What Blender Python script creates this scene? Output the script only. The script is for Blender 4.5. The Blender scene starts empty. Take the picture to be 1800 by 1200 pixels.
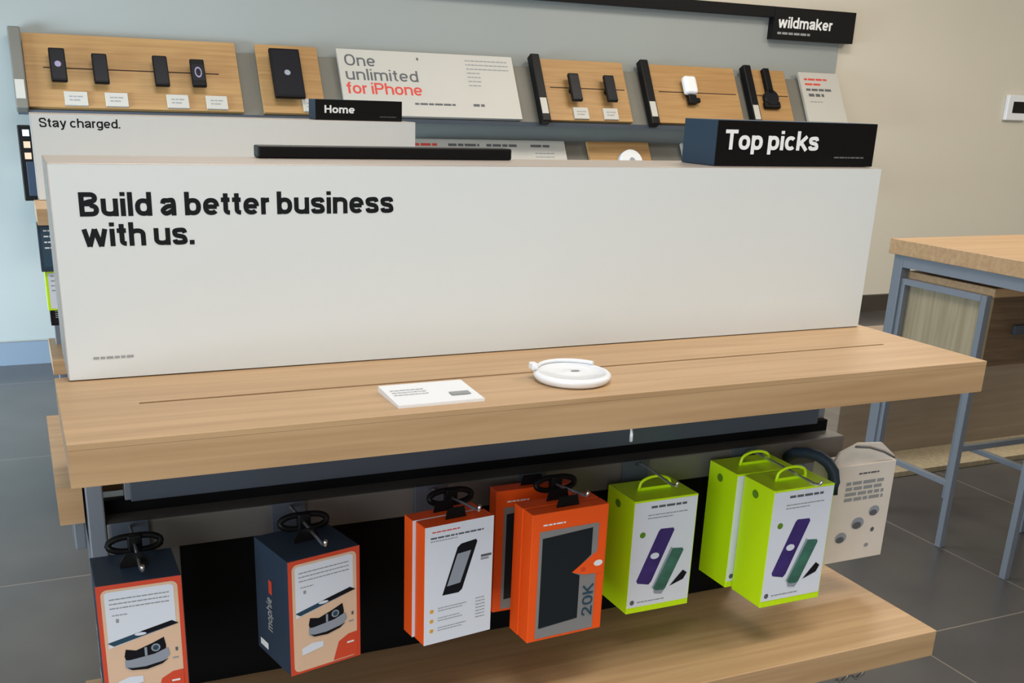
import bpy, bmesh, math, random
from mathutils import Matrix, Vector, Euler
C = bpy.context.scene.collection
PI = math.pi
T = 0.90                      # height of the display table tops above the floor

# ------------------------------------------------------------------ camera
def make_camera():
    yaw, pitch, roll = 0.4242, 0.3383, 0.0336
    f, px, py = 1829.135, -43.309, 217.865
    cy, sy, cp, sp = math.cos(yaw), math.sin(yaw), math.cos(pitch), math.sin(pitch)
    w = Vector((sy*cp, cy*cp, -sp)); r = Vector((cy, -sy, 0)); u = r.cross(w)
    r2 = math.cos(roll)*r + math.sin(roll)*u
    u2 = -math.sin(roll)*r + math.cos(roll)*u
    cam = bpy.data.cameras.new('camera'); o = bpy.data.objects.new('camera', cam); C.objects.link(o)
    m = Matrix((( r2.x, u2.x, -w.x, -0.0198), (r2.y, u2.y, -w.y, -1.0165), (r2.z, u2.z, -w.z, T+0.3231), (0,0,0,1)))
    o.matrix_world = m
    cam.sensor_width = 36; cam.sensor_fit = 'HORIZONTAL'
    cam.lens = f/1800*36
    cam.shift_x = -px/1800; cam.shift_y = py/1800
    cam.clip_start = 0.02
    bpy.context.scene.camera = o
make_camera()

# ------------------------------------------------------------------ world, lights, exposure
S = bpy.context.scene
S.view_settings.view_transform = 'Standard'; S.view_settings.look = 'None'
S.view_settings.gamma = 1; S.view_settings.use_curve_mapping = False
S.view_settings.exposure = 0.02
w = bpy.data.worlds.new('world'); S.world = w; w.use_nodes = True
w.node_tree.nodes['Background'].inputs[0].default_value = (0.72, 0.87, 1.0, 1)
w.node_tree.nodes['Background'].inputs[1].default_value = 1.3
def area(name, loc, target, sx, sy, power, col, spread=None):
    l = bpy.data.lights.new(name, 'AREA'); l.shape = 'RECTANGLE'; l.size = sx; l.size_y = sy
    l.energy = power; l.color = col
    o = bpy.data.objects.new(name, l); C.objects.link(o); o.location = loc
    o.rotation_euler = (Vector(target)-Vector(loc)).to_track_quat('-Z', 'Y').to_euler()
    if spread: l.spread = math.radians(spread)
    return o
CEIL = 3.0
for i, (x, y) in enumerate(((0.3, -0.6), (2.6, -0.4), (0.6, 2.2), (3.2, 2.5), (5.6, 1.0))):
    col = (1.0, 0.965, 0.91) if x < 2 else (1.0, 0.92, 0.80)
    area('ceiling_lamp', (x, y, CEIL-0.06), (x, y, 0), 1.2, 0.6, (28, 38, 36, 38, 75)[i], col)
area('window_daylight', (-2.6, 2.8, 0.65), (0.1, 4.1, 0.1), 1.6, 1.0, 80, (0.66, 0.86, 1.0), 105)
area('storefront_daylight', (-2.6, -3.6, 1.05), (0.6, 0.2, 0.7), 3.6, 1.9, 106, (0.93, 0.97, 1.0))

# ------------------------------------------------------------------ materials
def lin(c):
    def g(v):
        v /= 255
        return v/12.92 if v <= 0.04045 else ((v+0.055)/1.055)**2.4
    return (g(c[0]), g(c[1]), g(c[2]), 1)
def mat(name, rgb, rough=0.5, metal=0.0, noise=0.0, scale=20, spec=0.5, coat=0):
    m = bpy.data.materials.new(name); m.use_nodes = True
    nt = m.node_tree; b = nt.nodes['Principled BSDF']
    c = lin(rgb)
    b.inputs['Base Color'].default_value = c
    b.inputs['Roughness'].default_value = rough; b.inputs['Metallic'].default_value = metal
    b.inputs['Specular IOR Level'].default_value = spec
    b.inputs['Coat Weight'].default_value = coat
    if noise:
        tc = nt.nodes.new('ShaderNodeTexCoord'); n = nt.nodes.new('ShaderNodeTexNoise')
        n.inputs['Scale'].default_value = scale; n.inputs['Detail'].default_value = 4
        nt.links.new(tc.outputs['Object'], n.inputs['Vector'])
        r = nt.nodes.new('ShaderNodeValToRGB')
        r.color_ramp.elements[0].position = 0.3; r.color_ramp.elements[1].position = 0.7
        r.color_ramp.elements[0].color = tuple(v*(1-noise) for v in c[:3])+(1,)
        r.color_ramp.elements[1].color = tuple(min(1, v*(1+noise)) for v in c[:3])+(1,)
        nt.links.new(n.outputs['Fac'], r.inputs['Fac']); nt.links.new(r.outputs['Color'], b.inputs['Base Color'])
    return m
def wood(name, a, b_, rough=0.42, stretch=(1.2, 30, 30)):
    m = bpy.data.materials.new(name); m.use_nodes = True
    nt = m.node_tree; b = nt.nodes['Principled BSDF']; b.inputs['Roughness'].default_value = rough
    tc = nt.nodes.new('ShaderNodeTexCoord'); mp = nt.nodes.new('ShaderNodeMapping')
    mp.inputs['Scale'].default_value = stretch
    nt.links.new(tc.outputs['Object'], mp.inputs['Vector'])
    n = nt.nodes.new('ShaderNodeTexNoise'); n.inputs['Scale'].default_value = 2.2; n.inputs['Detail'].default_value = 8
    n.inputs['Distortion'].default_value = 0.6
    nt.links.new(mp.outputs['Vector'], n.inputs['Vector'])
    r = nt.nodes.new('ShaderNodeValToRGB')
    r.color_ramp.elements[0].position = 0.33; r.color_ramp.elements[1].position = 0.68
    r.color_ramp.elements[0].color = lin(a); r.color_ramp.elements[1].color = lin(b_)
    nt.links.new(n.outputs['Fac'], r.inputs['Fac']); nt.links.new(r.outputs['Color'], b.inputs['Base Color'])
    return m
M = {}
M['oak'] = wood('oak laminate', (180, 144, 105), (199, 164, 123))
M['oak_board'] = wood('oak display board', (166, 126, 76), (184, 144, 92), 0.5)
M['oak_pale'] = wood('weathered oak panel', (150, 136, 108), (172, 158, 130), 0.6, (30, 30, 1.5))
M['oak_dark'] = wood('dark walnut', (96, 76, 56), (122, 99, 75), 0.5, (2, 2, 30))
M['tan'] = wood('taupe laminate', (140, 124, 106), (152, 137, 118), 0.55, (1.2, 1.2, 20))
M['groove'] = mat('dark groove', (62, 40, 26), 0.8)
M['sign_white'] = mat('white sign vinyl', (216, 220, 220), 0.45, noise=0.012, scale=3)
M['card_white'] = mat('white card', (196, 193, 186), 0.5, noise=0.01, scale=8)
M['sign_edge'] = mat('taupe sign frame', (168, 156, 146), 0.4, 0.2)
M['black'] = mat('black plastic', (11, 10, 12), 0.45, spec=0.22)
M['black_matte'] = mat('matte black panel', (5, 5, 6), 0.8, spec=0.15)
M['ink'] = mat('black lettering', (20, 21, 25), 0.6, spec=0.2)
M['ink_soft'] = mat('grey print', (150, 152, 154), 0.6)
M['ink_mid'] = mat('dark grey print', (92, 94, 98), 0.6)
M['ink_red'] = mat('red print', (214, 72, 62), 0.6)
M['ink_white'] = mat('white lettering', (240, 240, 240), 0.5)
M['steel'] = mat('grey painted steel', (136, 142, 152), 0.4, 0.35, noise=0.03, scale=10)
M['slate'] = mat('slate steel beam', (78, 86, 98), 0.45, 0.2, noise=0.06, scale=6)
M['rail'] = mat('taupe steel rail', (104, 101, 97), 0.45, 0.2, noise=0.05, scale=6)
M['leg_steel'] = mat('blue grey steel tube', (130, 137, 147), 0.35, 0.3)
M['chrome'] = mat('chrome', (215, 215, 215), 0.22, 0.9)
M['tray'] = mat('grey wall tray', (118, 116, 108), 0.6, 0.1, noise=0.05, scale=5)
M['topper_side'] = mat('blue grey topper side', (46, 64, 82), 0.6, spec=0.2)
M['slate_card'] = mat('slate card', (46, 60, 78), 0.5, spec=0.3, noise=0.06, scale=30)
M['orange_card'] = mat('orange card', (252, 92, 26), 0.4)
M['red_orange'] = mat('red orange border', (216, 76, 48), 0.45)
M['peach'] = mat('peach print', (228, 192, 162), 0.5, noise=0.05, scale=12)
M['cool_white'] = mat('cool white print', (226, 230, 240), 0.45)
M['lime'] = mat('lime card', (206, 246, 16), 0.4)
M['lime_dark'] = mat('olive print', (96, 140, 30), 0.5)
M['purple'] = mat('purple print', (62, 44, 112), 0.4, noise=0.2, scale=40)
M['teal'] = mat('teal print', (62, 112, 96), 0.4, noise=0.3, scale=40)
M['print_dark'] = mat('dark print', (22, 22, 28), 0.4, spec=0.25)
M['print_blue'] = mat('blue print', (44, 72, 92), 0.4)
M['print_grey'] = mat('grey print body', (150, 156, 168), 0.4)
M['box_grey'] = mat('silver print', (156, 154, 154), 0.35, 0.3)
M['screen_grey'] = mat('charcoal print', (30, 36, 40), 0.35, spec=0.3)
M['stone'] = mat('kraft white card', (226, 216, 206), 0.6, noise=0.03, scale=20)
M['white_gloss'] = mat('white gloss plastic', (238, 240, 244), 0.25)
M['amber'] = mat('amber print', (228, 168, 60), 0.5)
M['screen_lit'] = mat('watch face', (150, 140, 170), 0.3)

def floor_material():
    m = bpy.data.materials.new('slate floor tiles'); m.use_nodes = True
    nt = m.node_tree; b = nt.nodes['Principled BSDF']
    g = nt.nodes.new('ShaderNodeNewGeometry'); mp = nt.nodes.new('ShaderNodeMapping')
    mp.inputs['Location'].default_value = (-1.875+0.0, -0.645, 0)
    nt.links.new(g.outputs['Position'], mp.inputs['Vector'])
    br = nt.nodes.new('ShaderNodeTexBrick')
    br.offset = 0; br.squash = 1
    br.inputs['Scale'].default_value = 1
    br.inputs['Brick Width'].default_value = 0.53; br.inputs['Row Height'].default_value = 1.045
    br.inputs['Mortar Size'].default_value = 0.0028; br.inputs['Mortar Smooth'].default_value = 0.3
    br.inputs['Color1'].default_value = lin((86, 84, 84)); br.inputs['Color2'].default_value = lin((94, 92, 91))
    br.inputs['Mortar'].default_value = lin((142, 134, 126))
    nt.links.new(mp.outputs['Vector'], br.inputs['Vector'])
    n = nt.nodes.new('ShaderNodeTexNoise'); n.inputs['Scale'].default_value = 5; n.inputs['Detail'].default_value = 8
    nt.links.new(g.outputs['Position'], n.inputs['Vector'])
    mx = nt.nodes.new('ShaderNodeMixRGB'); mx.blend_type = 'MULTIPLY'; mx.inputs[0].default_value = 0.45
    nt.links.new(br.outputs['Color'], mx.inputs[1]); nt.links.new(n.outputs['Fac'], mx.inputs[2])
    nt.links.new(mx.outputs[0], b.inputs['Base Color'])
    b.inputs['Roughness'].default_value = 0.28
    return m
M['floor'] = floor_material()
M['wall'] = mat('warm white wall paint', (218, 211, 196), 0.8, noise=0.015, scale=2)
M['wall_accent'] = mat('grey blue wall paint', (158, 163, 161), 0.8, noise=0.015, scale=2)
M['ceiling'] = mat('ceiling paint', (225, 222, 216), 0.9)
M['skirting'] = mat('blue grey skirting', (116, 130, 146), 0.5)
M['skirting_dark'] = mat('dark brown skirting', (66, 58, 50), 0.6)

# ------------------------------------------------------------------ geometry helpers
class G:
    """collects shapes, links them as one mesh object"""
    def __init__(s): s.bm = bmesh.new(); s.mats = []
    def mi(s, m):
        if m not in s.mats: s.mats.append(m)
        return s.mats.index(m)
    def box(s, x0, x1, y0, y1, z0, z1, m, bev=0.0, rot=None, seg=2):
        r = bmesh.ops.create_cube(s.bm, size=1)
        vs = r['verts']
        c = Vector(((x0+x1)/2, (y0+y1)/2, (z0+z1)/2)); d = Vector((abs(x1-x0), abs(y1-y0), abs(z1-z0)))
        for v in vs: v.co = Vector((v.co.x*d.x, v.co.y*d.y, v.co.z*d.z))
        fs = set(f for v in vs for f in v.link_faces)
        if bev:
            es = set(e for v in vs for e in v.link_edges)
            rr = bmesh.ops.bevel(s.bm, geom=list(es), offset=bev, segments=seg, affect='EDGES', profile=0.5)
            fs = set(rr['faces']) | set(f for f in fs if f.is_valid)
            allv = set(v for f in fs for v in f.verts)
            for f in set(f for v in allv for f in v.link_faces): fs.add(f)
            vs = list(set(v for f in fs for v in f.verts))
        for v in vs:
            if rot: v.co = rot @ v.co
            v.co += c
        k = s.mi(m)
        for f in fs: f.material_index = k
        return s
    def cyl(s, a, b, r, m, n=16, r2=None):
        a, b = Vector(a), Vector(b); d = b-a
        rr = bmesh.ops.create_cone(s.bm, cap_ends=True, segments=n, radius1=r, radius2=r if r2 is None else r2, depth=d.length)
        q = d.to_track_quat('Z', 'Y').to_matrix()
        k = s.mi(m); fs = set()
        for v in rr['verts']:
            v.co = q @ v.co + (a+b)/2
            for f in v.link_faces: fs.add(f)
        for f in fs:
            f.material_index = k
            if len(f.verts) == 4: f.smooth = True
        return s
    def tube(s, pts, r, m, n=10, closed=False):
        pts = [Vector(p) for p in pts]; rings = []; L = len(pts)
        for i, p in enumerate(pts):
            if closed: d = pts[(i+1) % L]-pts[i-1]
            else: d = pts[min(i+1, L-1)]-pts[max(i-1, 0)]
            q = d.to_track_quat('Z', 'Y').to_matrix()
            rings.append([s.bm.verts.new(p+q @ Vector((r*math.cos(2*PI*j/n), r*math.sin(2*PI*j/n), 0))) for j in range(n)])
        k = s.mi(m)
        for i in range(L if closed else L-1):
            A, B = rings[i], rings[(i+1) % L]
            for j in range(n):
                f = s.bm.faces.new((A[j], A[(j+1) % n], B[(j+1) % n], B[j])); f.material_index = k; f.smooth = True
        if not closed:
            f = s.bm.faces.new(rings[0][::-1]); f.material_index = k
            f = s.bm.faces.new(rings[-1]); f.material_index = k
        return s
    def prism(s, pts, axis, a, b, m):
        """pts: 2-d outline; extruded along axis from a to b"""
        def P(p, t):
            if axis == 'y': return (p[0], t, p[1])
            if axis == 'x': return (t, p[0], p[1])
            return (p[0], p[1], t)
        A = [s.bm.verts.new(P(p, a)) for p in pts]; B = [s.bm.verts.new(P(p, b)) for p in pts]
        k = s.mi(m); n = len(pts)
        fs = [s.bm.faces.new(A), s.bm.faces.new(B[::-1])]
        for i in range(n): fs.append(s.bm.faces.new((A[i], B[i], B[(i+1) % n], A[(i+1) % n])))
        for f in fs: f.material_index = k
        return s
    def lathe(s, prof, m, n=48, loc=(0, 0, 0)):
        k = s.mi(m); rings = []
        for r, z in prof:
            if r <= 1e-6: rings.append([s.bm.verts.new((loc[0], loc[1], loc[2]+z))])
            else: rings.append([s.bm.verts.new((loc[0]+r*math.cos(2*PI*j/n), loc[1]+r*math.sin(2*PI*j/n), loc[2]+z)) for j in range(n)])
        for A, B in zip(rings, rings[1:]):
            for j in range(n):
                q = [A[j % len(A)], A[(j+1) % len(A)], B[(j+1) % len(B)], B[j % len(B)]]
                u = []
                for v in q:
                    if v not in u: u.append(v)
                if len(u) > 2:
                    f = s.bm.faces.new(u); f.material_index = k; f.smooth = True
        return s
    # flat artwork printed on a front face (local: x right, z up, y = -lift)
    def art(s, pts, m, lift):
        k = s.mi(m); vs = [s.bm.verts.new((p[0], -lift, p[1])) for p in pts]
        f = s.bm.faces.new(vs); f.material_index = k; f.normal_update()
        if f.normal.y > 0: f.normal_flip()
        return s
    def rect(s, x0, x1, z0, z1, m, lift): return s.art([(x0, z0), (x1, z0), (x1, z1), (x0, z1)], m, lift)
    def rrect(s, x0, x1, z0, z1, r, m, lift):
        p = []
        for cx, cz, a in ((x1-r, z0+r, -90), (x1-r, z1-r, 0), (x0+r, z1-r, 90), (x0+r, z0+r, 180)):
            for t in range(0, 91, 15):
                p.append((cx+r*math.cos(math.radians(a+t)), cz+r*math.sin(math.radians(a+t))))
        return s.art(p, m, lift)
    def ell(s, cx, cz, rx, rz, m, lift, n=20):
        return s.art([(cx+rx*math.cos(2*PI*i/n), cz+rz*math.sin(2*PI*i/n)) for i in range(n)], m, lift)
    def words(s, x0, x1, z, h, m, lift, seed=1):
        """a line of tiny illegible print"""
        rr = random.Random(seed); x = x0
        while x < x1-h*0.6:
            L = min(rr.uniform(1.5, 4.5)*h, x1-x)
            s.rect(x, x+L, z, z+h, m, lift); x += L+h*0.55
        return s
    def build(s, name, parent=None, flip=True):
        if flip: bmesh.ops.recalc_face_normals(s.bm, faces=s.bm.faces[:])
        me = bpy.data.meshes.new(name); s.bm.to_mesh(me); s.bm.free()
        for m in s.mats: me.materials.append(M[m])
        o = bpy.data.objects.new(name, me); C.objects.link(o)
        if parent: o.parent = parent
        return o
def tag(o, label, cat, group=None):
    o['label'] = label; o['category'] = cat
    if group: o['group'] = group
    return o
def thing(name, label, cat, loc=(0, 0, 0), rz=0, group=None, rx=0):
    o = bpy.data.objects.new(name, None); C.objects.link(o); o.empty_display_size = 0.05
    o.location = loc; o.rotation_euler = (rx, 0, rz)
    return tag(o, label, cat, group)
def struct(g, name):
    o = g.build(name); o['kind'] = 'structure'; return o
def kids(o): return [c for c in bpy.data.objects if c.parent == o]
def dup(o, loc, label=None, group=None, parent=None):
    c = o.copy(); C.objects.link(c)
    if parent is None: c.location = loc
    else: c.parent = parent
    if label: c['label'] = label
    if group: c['group'] = group
    for k in kids(o):
        if k is not c: dup(k, None, parent=c)
    return c
def arc(cx, cz, rx, rz, a0, a1, n=None, p=2.35):
    n = n or max(4, int(abs(a1-a0)/12)); out = []
    for i in range(n+1):
        a = math.radians(a0+(a1-a0)*i/n); c, q = math.cos(a), math.sin(a)
        out.append((cx+rx*math.copysign(abs(c)**(2/p), c), cz+rz*math.copysign(abs(q)**(2/p), q)))
    return out
def spline(P, n=7):
    out = []
    for i in range(len(P)-1):
        p0 = P[max(i-1, 0)]; p1 = P[i]; p2 = P[i+1]; p3 = P[min(i+2, len(P)-1)]
        for j in range(n):
            t = j/n
            out.append(tuple(0.5*((2*p1[k])+(-p0[k]+p2[k])*t+(2*p0[k]-5*p1[k]+4*p2[k]-p3[k])*t*t+(-p0[k]+3*p1[k]-3*p2[k]+p3[k])*t**3) for k in (0, 1)))
    return out+[P[-1]]
def glyph(ch, t):
    """grotesque letter drawn with strokes of width t; capitals 1 high; returns (strokes, width)"""
    h = t/2; X = 0.735; w = 0.50+t*0.80
    if ch == 'l': return [[(h, 0), (h, 1)]], t
    if ch == 'i': return [[(h, 0), (h, X)], [(h, 1-t*.85), (h, 1)]], t
    if ch in 'dbpgqo':
        S_ = [arc(w/2, X/2, w/2-h, X/2-h, 0, 360)]
        if ch == 'd': S_.append([(w-h, 0), (w-h, 1)])
        if ch == 'b': S_.append([(h, 0), (h, 1)])
        if ch == 'p': S_.append([(h, -0.23), (h, X)])
        if ch == 'g': S_.append([(w-h, X), (w-h, 0.0)] + arc(w/2, 0.02, w/2-h, 0.20, 0, -150, p=2.1)[1:])
        return S_, w
    if ch == 'u': return [[(h, X), (h, 0.28)] + arc(w/2, 0.28, w/2-h, 0.28-h, 180, 360)[1:], [(w-h, 0), (w-h, X)]], w
    if ch in 'nh': return [[(h, 0), (h, X if ch == 'n' else 1)], arc(w/2, X-0.28, w/2-h, 0.28-h, 180, 0) + [(w-h, 0)]], w
    if ch == 'm':
        v = w*0.90
        return [[(h, 0), (h, X)], arc(v/2, X-0.26, v/2-h, 0.26-h, 180, 0)+[(v-h, 0)], arc(v/2+v-t, X-0.26, v/2-h, 0.26-h, 180, 0)+[(2*v-t-h, 0)]], 2*v-t
    if ch == 'r': return [[(h, 0), (h, X)], arc(h+0.24, X-0.28, 0.24, 0.28-h, 180, 88)], 0.26+t*.5
    if ch == 'e': return [[(h, X*.49), (w-h, X*.49)] , arc(w/2, X/2, w/2-h, X/2-h, 0, 318)], w
    if ch == 'c': return [arc(w/2, X/2, w/2-h, X/2-h, 42, 318)], w*.95
    if ch == 'a':
        v = w*.96
        return [spline([(h*1.1, X*.68), (v*.16+h*.5, X*.86), (v*.48, X-h), (v*.82-h*.3, X*.88), (v-h, X*.64)])+[(v-h, 0)],
                spline([(v-h, X*.55), (v*.45, X*.52), (h*1.1, X*.30), (v*.38, h*.95), (v-h*1.1, X*.32)])], v+.02
    if ch in 'sS':
        H = X if ch == 's' else 1.0; v = w*(.92 if ch == 's' else 1.12)
        return [spline([(v-h, H*.69), (v*.76, H-h*1.15), (v*.5, H-h), (v*.22, H-h*1.3), (h, H*.72), (v*.26, H*.56), (v*.72, H*.46), (v-h, H*.27), (v*.78, h*1.25), (v*.5, h), (v*.22, h*1.2), (h*.95, H*.31)])], v
    if ch == 't':
        return [[(0.09+h, 0.93), (0.09+h, 0.22)] + arc(0.09+h+0.16, 0.22, 0.16, 0.22-h, 180, 272, p=2.1)[1:], [(0, X-h*.85), (0.24+t*.6, X-h*.85)]], 0.26+t*.6
    if ch == 'f': return [[(0.09+h, 0), (0.09+h, 0.80)] + arc(0.09+h+0.16, 0.80, 0.16, 0.20-h*.9, 180, 90, p=2.1)[1:], [(0, X-h*.85), (0.24+t*.6, X-h*.85)]], 0.26+t*.5
    if ch == 'w':
        v = w*1.48; k = h*.9
        return [[(k, X), (v*.27, 0)], [(v*.27, 0), (v*.5, X)], [(v*.5, X), (v*.73, 0)], [(v*.73, 0), (v-k, X)]], v
    if ch == 'y':
        return [[(h*.9, X), (w*.52, 0.0)], [(w-h*.9, X), (w*.42, -.14), (w*.30, -.22+h*.4), (w*.12, -.22+h*.4)]], w
    if ch == 'k': return [[(h, 0), (h, 1)], [(h, .26), (w-h*.6, X)], [(w*.42, .40), (w-h*.4, 0)]], w
    if ch == 'B':
        v = w*1.12
        return [[(h, 0), (h, 1)], [(h, 1-h), (v*.55, 1-h)] + arc(v*.55, .76, v*.40-h, .24-h, 90, -90)[1:] + [(h, .52)], [(h, .52), (v*.58, .52)] + arc(v*.58, .27, v*.42-h, .27-h, 90, -90)[1:] + [(h, h)]], v
    if ch == 'P':
        v = w*1.08
        return [[(h, 0), (h, 1)], [(h, 1-h), (v*.56, 1-h)] + arc(v*.56, .70, v*.44-h, .30-h, 90, -90)[1:] + [(h, .40+h)]], v
    if ch == 'T':
        v = w*1.08; return [[(v/2, 0), (v/2, 1)], [(0, 1-h*.9), (v, 1-h*.9)]], v
    if ch == 'H':
        v = w*1.15; return [[(h, 0), (h, 1)], [(v-h, 0), (v-h, 1)], [(h, .52), (v-h, .52)]], v
    if ch == 'O':
        v = w*1.28; return [arc(v/2, .5, v/2-h, .5-h, 0, 360)], v
    if ch == '2':
        return [spline([(h, .70), (w*.25, 1-h*1.3), (w*.5, 1-h), (w*.85-h*.4, .84), (w*.78, .56), (w*.3, .22), (h, h)])+[(w, h)]], w
    if ch == '0': return [arc(w/2, .5, w/2-h, .5-h, 0, 360)], w
    if ch == 'K': return [[(h, 0), (h, 1)], [(h, .36), (w-h*.4, 1)], [(w*.42, .55), (w, 0)]], w
    if ch == '.': return [[(h, 0), (h, t)]], t
    return [], 0.22
def text(name, body, x0, z0, width, height, m, parent, lift=0.0006, t=0.17, depth=0.0003, gap=None):
    """one line of lettering in the local x-z plane facing -y; baseline z0, capital height `height`"""
    gap = (0.085 if t > 0.14 else 0.12) if gap is None else gap
    strokes = []; x = 0
    for ch in body:
        if ch == ' ': x += 0.24; continue
        S_, w_ = glyph(ch, t)
        for s_ in S_: strokes.append([(x+p[0], p[1]) for p in s_])
        x += w_+gap
    total = x-gap; sx = width/total; sz = height
    bm = bmesh.new()
    for k, s_ in enumerate(strokes):
        n = len(s_); Lp, Rp = [], []
        closed = math.dist(s_[0], s_[-1]) < 1e-4 and n > 4
        for i in range(n):
            a_ = s_[i-1] if i else (s_[-2] if closed else s_[0]); c_ = s_[i+1] if i < n-1 else (s_[1] if closed else s_[-1]); b_ = s_[i]
            def nrm(p, q):
                dx, dz = q[0]-p[0], q[1]-p[1]; L_ = math.hypot(dx, dz)
                return None if L_ < 1e-9 else (-dz/L_, dx/L_)
            n1, n2 = nrm(a_, b_), nrm(b_, c_); n1 = n1 or n2; n2 = n2 or n1
            mx, mz = n1[0]+n2[0], n1[1]+n2[1]; L_ = math.hypot(mx, mz) or 1
            mx, mz = mx/L_, mz/L_; d = (t/2)/max(0.5, mx*n1[0]+mz*n1[1])
            Lp.append((b_[0]+mx*d, b_[1]+mz*d)); Rp.append((b_[0]-mx*d, b_[1]-mz*d))
        yy = -lift-depth-0.00001*(k % 3)
        V = [[bm.verts.new((x0+p[0]*sx, y, z0+p[1]*sz)) for p in Q] for Q in (Lp, Rp) for y in (yy, -lift+0.0001)]
        Lf, Lb, Rf, Rb = V
        for i in range(n-1):
            bm.faces.new((Lf[i], Lf[i+1], Rf[i+1], Rf[i])); bm.faces.new((Lb[i], Lf[i], Lf[i+1], Lb[i+1])) ; bm.faces.new((Rb[i], Rf[i], Rf[i+1], Rb[i+1]))
        for i in (0, n-1): bm.faces.new((Lf[i], Lb[i], Rb[i], Rf[i]))
    for f in bm.faces:
        f.normal_update()
    me = bpy.data.meshes.new(name); bm.to_mesh(me); bm.free(); me.materials.append(M[m])
    o = bpy.data.objects.new(name, me); C.objects.link(o)
    if parent: o.parent = parent
    return o

# ------------------------------------------------------------------ the room
WY = 4.15
struct(G().box(-4, 8, -5, WY+0.1, -0.05, 0, 'floor'), 'floor')
struct(G().box(-4, 8, WY, WY+0.12, 0, CEIL, 'wall'), 'wall_back')
struct(G().box(8, 8.12, -5, WY+0.1, 0, CEIL, 'wall'), 'wall_right')
struct(G().box(-4.12, 8, -5.12, -5, 0, CEIL, 'wall'), 'wall_front')
struct(G().box(-4, 8, -5, WY+0.1, CEIL, CEIL+0.1, 'ceiling'), 'ceiling')
g = G()
for y in (-5, -3.2, -1.4, 0.4, 2.2, 4.1): g.box(-4.08, -4, y, y+0.08, 0, CEIL, 'steel')
g.box(-4.08, -4, -5, WY, 0, 0.12, 'steel').box(-4.08, -4, -5, WY, 2.7, CEIL, 'steel')
struct(g, 'window_1')
struct(G().box(-4, 4.46, WY-0.012, WY, 0.11, T+0.80, 'wall_accent'), 'trim_1')
struct(G().box(-4, 2.0, WY-0.03, WY-0.012, 0, 0.105, 'skirting'), 'baseboard_left')
struct(G().box(2.0, 8, WY-0.03, WY-0.0, 0, 0.105, 'skirting_dark'), 'baseboard_right')
YW = WY-0.012          # face of the accent panel

# ceiling lamp housings (the lamps that light the room)
for i, (x, y) in enumerate(((0.3, -0.6), (2.6, -0.4), (0.6, 2.2), (3.2, 2.5), (5.6, 1.0))):
    g = G(); 
    for a, b, c, d in ((-.63, .63, -.33, -.30), (-.63, .63, .30, .33), (-.63, -.60, -.30, .30), (.60, .63, -.30, .30)):
        g.box(x+a, x+b, y+c, y+d, CEIL-0.05, CEIL, 'steel')
    tag(g.build('ceiling_lamp_frame'), 'recessed rectangular ceiling lamp frame overhead out of view', 'lamp', 'ceiling lamps')

# ------------------------------------------------------------------ display table (gondola)
def make_table(label):
    r = thing('display_table', label, 'display table', (0, 0, 0))
    t = T
    # table top with a routed slot: built as strips round the slot
    g = G()
    x0, x1, y0, y1, ys0, ys1, sx0, sx1 = 0, 1.2, 0, 0.262, 0.1245, 0.1300, 0.080, 1.132
    g.box(x0, x1, y0, y1, t-0.044, t-0.006, 'oak')
    top = G()
    top.box(x0, x1, y0, ys0, t-0.0062, t, 'oak'); top.box(x0, x1, ys1, y1, t-0.0062, t, 'oak')
    top.box(x0, sx0, ys0-0.0001, ys1+0.0001, t-0.0062, t, 'oak'); top.box(sx1, x1, ys0-0.0001, ys1+0.0001, t-0.0062, t, 'oak')
    o = g.build('table_top', r)
    o2 = top.build('top_surface', o)
    G().box(sx0, sx1, ys0, ys1, t-0.0062, t-0.0045, 'groove').build('cable_slot', o)
    # lower shelf
    G().box(-0.002, 1.206, 0.0, 0.30, t-0.468, t-0.424, 'oak', 0.0015).build('lower_shelf', r)
    # rear shelf on the far side, a little lower than the top
    g = G(); g.prism([(-0.012, 0.51), (1.2, 0.51), (1.2, 0.303), (0.0155, 0.303), (0.0155, 0.205), (-0.012, 0.205)], 'z', t-0.162, t-0.116, 'oak'); g.build('rear_shelf', r)
    # posts, feet
    for xx, ya in ((0.018, 0.205), (1.135, 0.262)):
        p = G().box(xx, xx+(0.020 if xx < 1 else 0.030), ya, 0.30, 0.03, t-0.044, 'steel', 0.002).build('post', r)
        G().box(xx-0.012, xx+0.042, 0.03, 0.50, 0.0, 0.03, 'steel', 0.003).build('foot', p)
    for xx in (0.0635, 1.110):
        G().box(xx, xx+0.012, 0.232, 0.252, t-0.150, t-0.0445, 'steel', 0.001).build('bracket', r)
    G().box(0.002, 0.015, 0.215, 0.50, t-0.200, t-0.1622, 'leg_steel', 0.002).build('shelf_bracket', r)
    # beam, gap, hanging rail
    G().box(0.070, 1.118, 0.225, 0.250, t-0.150, t-0.045, 'slate', 0.001).build('beam', r)
    G().box(0.0385, 1.150, 0.238, 0.250, t-0.170, t-0.150, 'black_matte').build('light_gap', r)
    G().box(0.0385, 1.160, 0.205, 0.245, t-0.208, t-0.168, 'rail', 0.002).build('hanging_rail', r)
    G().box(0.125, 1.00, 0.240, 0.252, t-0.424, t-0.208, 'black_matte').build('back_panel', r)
    G().box(0.0385, 0.1245, 0.244, 0.252, t-0.424, t-0.208, 'rail').build('side_panel', r)
    for xx in (1.035, 1.065):
        g = G(); g.tube([(xx, 0.02, t-0.4685), (xx, 0.02, t-0.485), (xx+0.012, 0.02, t-0.492), (xx+0.024, 0.02, t-0.485), (xx+0.024, 0.02, t-0.4685)], 0.003, 'chrome')
        g.build('wire_clip', r)
    return r
table1 = make_table('front oak display table with a cable slot and products hanging below')
U2 = (0.03, 2.15, 0)
table2 = dup(table1, U2, 'oak display table further back, mostly hidden behind the large white sign')
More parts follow.
